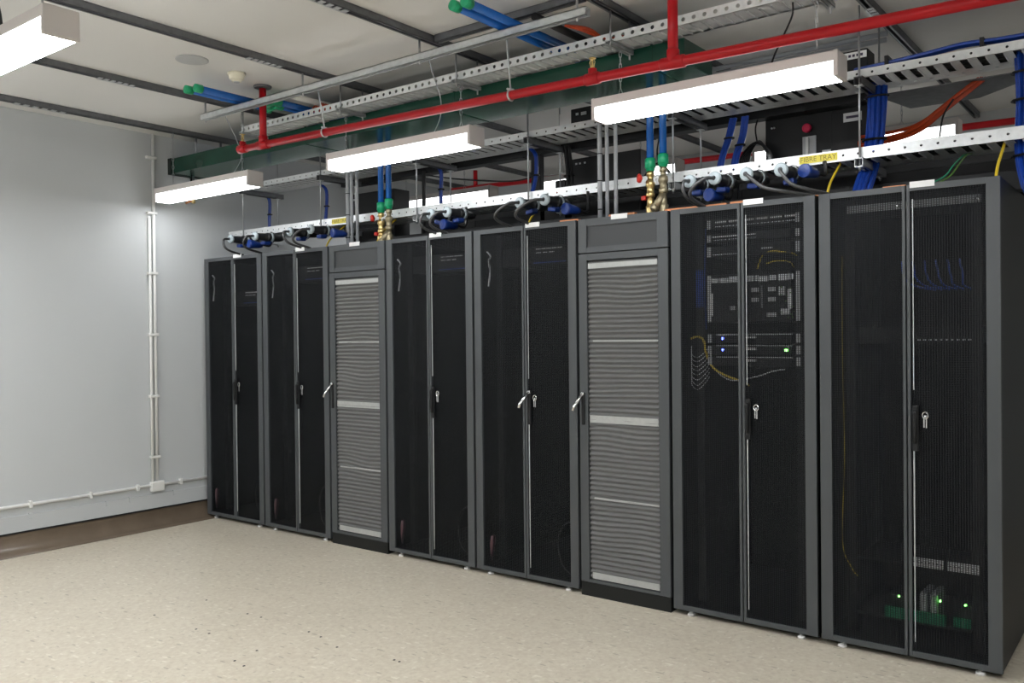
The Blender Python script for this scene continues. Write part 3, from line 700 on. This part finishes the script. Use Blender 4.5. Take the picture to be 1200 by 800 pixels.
pl = [(.451, 'leftmost power connector under the lower tray, by the left wall', .06, 'b'), (.775, 'second power connector from the left wall', -.02, 'b'),
      (1.215, 'power connector above the left door of the second cabinet', .07, 'g'), (1.455, 'power connector above the right door of the second cabinet', -.10, 'g'),
      (2.675, 'left power connector of the pair right of the farther valves', 0, 'g'), (2.82, 'right power connector of the pair right of the farther valves', -.07, 'g'),
      (3.415, 'left power connector above the cabinet with swung-out handle', -.13, 'g'), (3.60, 'right power connector above the cabinet with swung-out handle', -.16, 'g'),
      (4.545, 'power connector immediately right of the nearer bronze valve', .02, 'g'), (4.687, 'second power connector right of the nearer bronze valve', -.10, 'g'),
      (4.86, 'third power connector right of the nearer bronze valve', .30, 'g'), (5.04, 'power connector just left below the yellow tray label', .2, 'g')]
for x, l, dx, cc in pl:
    t = P0 if first else copy_tree(P0); first = False
    y, z = -.055, 2.335
    t.location = (x, y, z); t.rotation_euler = (0, random.uniform(-.3, .3), 0); t['label'] = l; t['group'] = 'power connectors tied under the lower tray'
    if dx > .15: pts = [(x, y, z), (x+dx*.12, y-.06, z-.02), (x+dx*.4, y-.07, z-.09), (x+dx*.75, y-.02, z-.118), (x+dx, .06, 2.205)]
    else: pts = [(x, y, z), (x+dx*.25-.005, y-.055, z-.01), (x+dx*.8-.01, y-.075, z-.06), (x+dx-.005, y-.04, 2.235), (x+dx+.01, .03, 2.204)]
    tag(MB().tube(pts, .009, 8, True).build('power_cable', M['blackc'] if cc == 'b' else M['greyc']), 'dark cable drooping from the '+l.replace('power connector', 'plug'), 'cable', 'power cables drooping onto the cabinet tops')
    # ties to tray
    tag(MB().tube([(x+.04*math.cos(a), .12, z+.045*math.sin(a)) for a in [i*math.pi/6 for i in range(13)]], .003, 4, cap=False).build('cable_tie', M['blackc']), 'black tie around the '+l.replace('power connector', 'plug'), 'cable tie', 'ties around the connectors')
# extra blue socket ends hanging behind
for x, z, l in ((.60, 2.29, 'round blue connector hanging beside the second connector from the left wall'), (5.13, 2.33, 'round blue connector face under the yellow tray label'), (2.72, 2.27, 'blue connector hanging under the pair right of the farther valves'), (3.70, 2.28, 'blue connector hanging right of the pair above the swung-out handle'), (4.62, 2.265, 'blue connector hanging between the two right of the nearer valves'), (1.62, 2.30, 'blue connector hanging left of the farther grey conduits')):
    t = thing('blue_connector', l, 'power connector', (x, .03, z-.03), 'blue socket ends behind the connectors')
    MB().lathe((x, .02, z), (x+.02, .10, z-.004), [(0, .012), (.003, .034), (.02, .036), (.05, .03), (.09, .026), (.12, .018)], 16).build('socket_shell', M['blid'], t)
    MB().tube([(x+.03, .13, z), (x+.05, .2, z), (x+.04, .22, 2.40)], .01, 6, True).build('lead', M['blackc'], t)
# dark trunking at the back of the cabinet tops
b = MB(); b.box(1.5, 6.1, .50, .60, 2.2, 2.30, .004)
for x in (2.2, 3.0, 3.8, 4.4, 5.2): b.box(x-.01, x+.01, .497, .6, 2.2, 2.303)
tag(b.build('busbar_trunking', M['boxb']), 'black trunking lying along the cabinet tops behind the connectors', 'trunking')
b = MB(); b.box(1.62, 6.0, .98, 1.0, 2.2, 2.52)
for x in (2.2, 3.0, 3.8, 4.4, 5.2): b.box(x-.006, x+.006, .975, 1.0, 2.2, 2.52)
b.box(1.62, 6.0, .97, 1.0, 2.43, 2.445)
tag(b.build('containment_barrier', M['boxb']), 'black upright panel along the rear of the cabinet tops', 'panel')
b = MB(); b.box(3.66, 3.79, .03, .06, 2.2, 2.212); b.box(4.0, 4.17, .03, .06, 2.2, 2.215); b.box(4.36, 4.72, .03, .06, 2.2, 2.212); b.box(4.74, 4.81, .03, .06, 2.2, 2.214); b.box(5.5, 5.6, .03, .05, 2.2, 2.208); b.box(3.66, 5.6, .045, .06, 2.2, 2.206)
tag(b.build('copper_strip', M['copper']), 'copper earth strip lying along the cabinet tops', 'earth strip')

# ---------------------------------------------------------------- cable bundles between trays
def bundle(label, pts, R, n, r, m, ties=(), seed=1, name='cable_bundle'):
    random.seed(seed); t = thing(name, label, 'cable', pts[-1]); b = MB()
    for k in range(n):
        a = 2*math.pi*k/n*1.618*2; rr = R*math.sqrt((k+.5)/n)
        o_ = Vector((rr*math.cos(a), rr*math.sin(a)*.6, 0)); b.tube([Vector(p)+o_*random.uniform(.85, 1.1) for p in pts], r, 6, True, k=4)
    b.build('cables', m, t)
    for z in ties:
        for p, q in zip(pts, pts[1:]):
            if min(p[2], q[2]) <= z <= max(p[2], q[2]):
                s = (z-p[2])/(q[2]-p[2]); c = Vector(p).lerp(Vector(q), s); c.z = z
                MB().tube([c+Vector(((R+r)*1.05*math.cos(u), (R*.6+r)*1.05*math.sin(u), 0)) for u in [i*math.pi/6 for i in range(13)]], .006, 5, cap=False).build('cable_tie', M['blackc'], t, 'black strap'); break
    return t
bundle('thick blue cable bundle dropping beside the black boxes at right, down into the end cabinet', [(5.36, .48, 2.83), (5.36, .46, 2.7), (5.355, .45, 2.55), (5.34, .42, 2.40), (5.32, .38, 2.3), (5.30, .34, 2.2)], .048, 30, .008, M['bluecable'], (2.745, 2.52, 2.44), 2)
bundle('thick blue cable bundle at the right edge, past the last cabinet', [(6.05, .40, 2.83), (6.05, .40, 2.6), (6.05, .36, 2.4), (6.07, .3, 2.25), (6.12, .26, 2.13), (6.25, .26, 2.05)], .055, 32, .008, M['bluecable'], (2.73, 2.6, 2.33), 3)
for i, (x0, z0, x1, z1, l) in enumerate(((.14, 2.785, .12, 2.41, 'thin blue bundle between the trays nearest the left wall'), (.91, 2.785, .88, 2.41, 'thin blue bundle between the trays, second from the left wall'), (2.21, 2.785, 2.20, 2.41, 'thin blue bundle between the trays, right of the farther brass valves'), (3.09, 2.785, 3.03, 2.41, 'thin blue bundle between the trays, left of the nearer grey conduits'))):
    bundle(l, [(x0, .52, z0+.02), (x0, .585, z0-.03), (x0-.01, .59, (z0+z1)/2), (x1, .585, z1+.06), (x1, .52, z1)], .014, 4, .008, M['bluecable'], ((z0+z1)/2+.03,), 10+i)
bundle('left one of two slanting blue bundles right of the nearer brass valves', [(4.53, .58, 2.79), (4.49, .6, 2.68), (4.45, .6, 2.58), (4.43, .6, 2.50), (4.42, .59, 2.41)], .018, 5, .009, M['bluecable'], (2.68,), 21)
bundle('right one of two slanting blue bundles right of the nearer brass valves', [(4.60, .58, 2.79), (4.575, .6, 2.68), (4.54, .6, 2.58), (4.52, .6, 2.50), (4.51, .59, 2.41)], .018, 5, .009, M['bluecable'], (2.63,), 22)
bundle('black cable bundle hanging between trays left of the black box with the warning label', [(3.32, .62, 2.80), (3.33, .63, 2.65), (3.34, .62, 2.5), (3.35, .58, 2.42)], .024, 6, .011, M['blackc'], (2.6,), 23)
bundle('black cable bundle hanging beside the trays above the cabinet right of the farther cooling unit', [(1.98, .64, 2.80), (1.98, .64, 2.7), (1.98, .64, 2.6), (1.99, .62, 2.31)], .014, 4, .009, M['blackc'], (), 24)
# orange bundle
random.seed(9); b = MB()
for k in range(9):
    dx, dz, dy = random.uniform(-.02, .02), random.uniform(-.018, .018), random.uniform(-.02, .02)
    b.tube([(5.82+dx, .66+dy, 2.80), (5.74+dx, .64+dy, 2.745+dz*.6), (5.63+dx, .62+dy, 2.66+dz*.5), (5.52+dx, .63+dy, 2.595+dz), (5.40, .66+dy, 2.575+dz*1.4), (5.2, .72+dy, 2.58+dz*1.6)], .009, 6, True)
tag(b.build('cable_bundle', M['orange']), 'orange cable bundle sweeping down from the middle tray at upper right', 'cable')
cable('black tie wire hanging around the orange cables at upper right', [(5.70, .58, 2.70), (5.655, .57, 2.62), (5.64, .56, 2.52), (5.64, .5, 2.45)], .005, M['blackc'])
for i, (x, y, l) in enumerate(((1.44, .12, 'short yellow cable above the right door of the second cabinet'), (2.0, .05, 'short yellow cable left of the farther brass valve'), (3.36, .05, 'short yellow cable above the cabinet with the swung-out handle'), (5.22, .10, 'short yellow cable above the gap beside the end cabinet'), (5.965, .12, 'short yellow cable beside the blue bundle at the right edge'))):
    dz = .0 if i < 4 else 0
    cable(l, [(x, .32, 2.40), (x-.002, .24, 2.34), (x-.006, .16, 2.27), (x-.01, .12, 2.2)], .0065, M['yellow'], group='short yellow cables')
cable('green and yellow earth cable curving onto the end cabinet', [(5.80, .5, 2.40), (5.81, .3, 2.36), (5.81, .12, 2.29), (5.78, .08, 2.235), (5.73, .06, 2.202)], .0038, M['earth'])
cable('second thin green earth cable curving onto the end cabinet', [(5.785, .5, 2.40), (5.795, .3, 2.36), (5.79, .10, 2.285), (5.76, .07, 2.235), (5.70, .05, 2.202)], .0032, M['greenp'])
# black coils above the rear
for x, z, l in ((3.98, 2.56, 'black cable coil arching left of the nearer valves, behind the lower tray'), (4.63, 2.60, 'black cable coil left of the long black box')):
    b = MB()
    for k in range(2 if x < 4 else 5): b.tube([(x-.10+k*.008, .66+k*.012, z-.09), (x-.085+k*.008, .66+k*.012, z-.02+k*.006), (x+.0, .66+k*.012, z+.045+k*.004), (x+.085-k*.008, .66+k*.012, z-.02), (x+.10-k*.006, .66+k*.012, z-.10)], .008, 6, True)
    b.tube([(x, .68, z+.05), (x-.01, .68, z+.13), (x+.0, .70, 2.80)], .005, 6, True)
    b.tube([(x-.10, .66, z-.08), (x-.10, .62, 2.35), (x-.09, .6, 2.28)], .008, 6, True)
    tag(b.build('cable_coil', M['blackc']), l, 'cable')
cable('loose black cable running behind the upper drops right of the farther valves', [(1.9, .72, 2.79), (2.25, .75, 2.72), (2.7, .8, 2.66), (3.0, .74, 2.66)], .006, M['blackc'])

# ---------------------------------------------------------------- black tap-off boxes
def black_box(label, x0, x1, y0, y1, z0, z1, extras):
    t = thing('power_box', label, 'power box', ((x0+x1)/2, (y0+y1)/2, z0))
    b = MB(); b.box(x0, x1, y0, y1, z0, z1, .004); bo = b.build('enclosure', M['boxb'], t)
    extras(t, y0)
    return t
def e3(t, y):
    MB().box(5.03, 5.035, y-.002, y+.001, 2.20, 2.79).build('panel_joint', M['inner'], t)
    MB().box(4.87, 4.95, y-.012, y, 2.50, 2.66, .003).build('isolator_plate', M['greypl'], t, 'grey isolator plate')
    MB().lathe((4.90, y, 2.705), (4.90, y-.035, 2.705), [(0, .018), (.01, .018), (.012, .026), (.03, .026), (.035, .02)], 14).build('stop_button', mat('red_button', (.7, .01, .08), .3), t, 'bright red button')
    MB().box(4.895, 4.91, y-.03, y-.01, 2.54, 2.65).build('switch_lever', M['white'], t, 'white switch lever')
    for a, z, w_, h_ in ((4.77, 2.50, .035, .05), (4.98, 2.52, .05, .05), (5.10, 2.71, .10, .05)):
        l = MB().box(a, a+w_, y-.002, y, z, z+h_).build('label', M['label'], t, 'white label')
        if w_ == .1: MB().box(a+.015, a+w_-.012, y-.003, y-.0015, z+.018, z+.032).build('print', M['dtext'], l)
    for a, z in ((4.685, 2.74), (4.70, 2.74)): MB().lathe((a, y, z), (a, y-.006, z), [(0, .006), (.006, .005)], 8).build('screw', M['galv'], t)
black_box('long black box with a red button and isolator, above the lit cabinet', 4.645, 5.25, .77, .95, 2.2, 2.79, e3)
def e2(t, y):
    l = MB().box(3.43, 3.57, y-.002, y, 2.485, 2.545).build('label', M['label'], t, 'white label with a red edge'); MB().box(3.425, 3.575, y-.0015, y+.001, 2.48, 2.55).build('label_edge', M['redplastic'], t)
    b = MB()
    for k in range(5): b.box(3.447+k*.022, 3.462+k*.022, y-.003, y-.0015, 2.50, 2.525)
    b.build('print', M['dtext'], l)
    for a in (3.29, 3.32, 3.36): MB().box(a, a+.015, y-.003, y, 2.70, 2.712).build('screw', M['galv'], t)
black_box('black box with a red-edged white label behind the nearer grey conduits', 3.25, 3.80, .77, .95, 2.2, 2.742, e2)
black_box('black box farthest left above the trays, behind the farther grey conduits', .99, 1.52, .77, .95, 2.2, 2.735, lambda t, y: MB().box(1.03, 1.05, y-.003, y, 2.68, 2.695).build('screw', M['galv'], t))
t = thing('relay_box', 'small black box with a red mark beside the labelled black box', 'power box', (3.2, .75, 2.3))
MB().box(3.15, 3.235, .72, .80, 2.2, 2.60, .006).build('enclosure', M['boxb'], t); MB().box(3.165, 3.22, .717, .721, 2.50, 2.52).build('mark', M['redplastic'], t)
t = thing('power_box', 'black box standing on the middle tray, left of the right-hand batten light', 'power box', (3.75, .4, 2.84))
MB().box(3.50, 4.0, .40, .53, 2.842, 2.975, .005).build('enclosure', M['boxb'], t); MB().box(3.54, 3.56, .397, .401, 2.93, 2.945).build('screw', M['galv'], t); MB().box(3.58, 3.62, .397, .401, 2.925, 2.945).build('label', M['greypl'], t)
MB().box(3.40, 3.495, .42, .53, 2.842, 2.962).build('side_cover', M['white'], t, 'pale side cover')
t = thing('power_box', 'black box with a white label on the middle tray, right of the right-hand batten light', 'power box', (5.2, .4, 2.84))
MB().box(4.75, 5.335, .40, .53, 2.842, 2.99, .005).build('enclosure', M['boxb'], t); l = MB().box(5.15, 5.33, .397, .401, 2.945, 2.98).build('label', M['label'], t, 'white label')
b = MB(); [b.box(5.22+k*.02, 5.232+k*.02, .395, .3975, 2.955, 2.968) for k in range(5)]; b.build('print', M['dtext'], l)
# grey conduits near the ceiling at right
for i, (z, y) in enumerate(((3.145, .72), (3.105, .70))):
    tag(MB().tube([(3.9, y, z), (5.35, y, z)], .014, 10).build('ceiling_conduit', M['pvcg']), ['upper', 'lower'][i]+' grey conduit running under the ceiling above the right-hand batten light', 'conduit', 'grey conduits under the ceiling')
FLEX1 = [(1.48, -.78, 3.035), (1.45, -.72, 2.97), (1.36, -.6, 2.90), (1.20, -.46, 2.83), (.98, -.38, 2.75)]
FLEX2 = [(3.36, -.78, 3.035), (3.34, -.72, 2.96), (3.28, -.6, 2.88), (3.14, -.45, 2.82), (3.02, -.38, 2.752)]
FLEX3 = [(5.24, -.42, 3.003), (5.245, -.44, 2.94), (5.20, -.42, 2.87), (5.14, -.38, 2.80), (5.12, -.375, 2.75)]
# small ceiling stuff
t = thing('smoke_detector', 'cream smoke detector on the ceiling left of the red riser', 'smoke detector', (1.86, -.97, 3.15))
MB().lathe((1.90, -.98, ZC), (1.90, -.98, 3.14), [(0, .055), (.012, .055), (.016, .048), (.04, .044), (.045, .03), (.055, .028)], 20).build('base', M['cream'], t)
MB().lathe((1.90, -.98, 3.142), (1.90, -.98, 3.134), [(0, .02), (.006, .018)], 12).build('sensor', M['greypl'], t)
b = MB(); b.lathe((1.93, -1.31, ZC), (1.93, -1.31, ZC-.008), [(0, .095), (.005, .095), (.008, .085)], 28); tag(b.build('ceiling_speaker', M['spk']), 'flat round grey speaker cover on the ceiling', 'ceiling speaker')
cable('thin grey flex drooping from the strut towards the left batten light', FLEX1, .003, M['pvcg'])
cable('thin grey flex drooping from the strut behind the red pipe to the middle batten light', FLEX2, .003, M['pvcg'])
cable('dark flex hanging from the upper tray to the right-hand batten light', FLEX3, .0045, M['blackc'])
cable('black flex above the near batten light in the upper left corner', [(2.75, -2.745, 3.19), (2.78, -2.745, 2.98), (2.83, -2.745, 2.85), (2.85, -2.745, 2.755)], .006, M['blackc'])
b = MB(); random.seed(3)
for k in range(4): b.tube([(1.93, -.40+k*.02, 3.06), (1.92, -.38+k*.02, 3.10), (1.97, -.36+k*.02, 3.12), (2.03, -.38+k*.02, 3.055)], .007, 6, True)
tag(b.build('cable_loops', M['orange']), 'orange cable loops on the upper tray beside the left blue pipes', 'cable')
b = MB(); [b.tube([(4.10, -.55, 3.12), (4.16+k*.02, -.48, 3.10), (4.25, -.40, 3.06), (4.35, -.38, 3.055)], .007, 6, True) for k in range(3)]
tag(b.build('cable_loops', M['orange']), 'orange cables curling onto the upper tray beside the right blue pipes', 'cable')
tag(MB().tube([(4.03, -.72, 3.135), (4.03, .4, 3.135)], .02, 12).build('black_conduit', M['blackc']), 'short black conduit beside the right pair of blue pipes', 'conduit')
tag(MB().tube([(1.95, -.6, 3.125), (1.95, .4, 3.125)], .02, 12).build('white_conduit', M['pvcw']), 'short white conduit beside the left pair of blue pipes', 'conduit')

FLECKS = [(2.1, -1.696), (2.499, -1.692), (2.613, -1.69), (2.503, -1.378), (2.615, -1.37), (2.093, -1.367), (3.022, -1.694), (3.05, -1.839), (3.141, -1.852), (3.015, -1.368), (3.126, -1.382), (3.657, -1.385), (3.692, -1.386), (3.306, -1.431)]
# ---------------------------------------------------------------- conduits on the left wall
t = thing('wall_conduit', 'white vertical conduit pair down the left wall to a junction box', 'conduit', (XW, -.44, .3))
MB().tube([(XW+.016, -.43, .34), (XW+.016, -.43, ZC)], .013, 12).build('pipe', M['pvcw'], t)
MB().tube([(XW+.016, -.468, .34), (XW+.016, -.468, 2.52)], .012, 12).build('pipe', M['pvcw'], t)
for z in (.565, 1.06, 1.56, 2.06, 2.55, 3.0):
    MB().box(XW, XW+.034, -.49, -.405, z-.011, z+.011, .004).build('clip', M['pvcw'], t)
MB().box(XW, XW+.045, -.49, -.38, .285, .365, .006).build('junction_box', M['pvcw'], t, 'white junction box')
for z, r, l, ys in ((.333, .013, 'white horizontal conduit along the left wall above the skirting', (-3.2, -2.4, -1.42, -.98, -.6, -.22, .3)), (.248, .009, 'thinner lower horizontal conduit just above the skirting', (-2.8, -1.9, -1.42, -.85, -.66, -.28, .2))):
    t = thing('wall_conduit', l, 'conduit', (XW, -1.5, z-.01))
    MB().tube([(XW+r, YF+.1, z), (XW+r, 1.5, z)], r, 12).build('pipe', M['pvcw'] if r > .01 else M['wall'], t)
    for y in ys: MB().box(XW, XW+2*r+.004, y-.012, y+.012, z-r-.012, z+r+.012, .003).build('clip', M['pvcw'] if r > .01 else M['wall'], t)
MB_ = MB().box(XW, XW+.018, YF, YB, .148, .262); o = MB_.build('trim_2', M['wall']); o['kind'] = 'structure'
for i, (x, y) in enumerate(FLECKS):
    if i == 0: fl = tag(MB().lathe((x, y, .0), (x, y, .0015), [(0, .007), (.0015, .006)], 8).build('floor_speck', M['plug']), 'tiny black speck on the beige floor', 'speck', 'black specks on the floor')
    else: c_ = fl.copy(); C.objects.link(c_); c_.location = (x, y, fl.location.z)
print('built', len(bpy.data.objects))
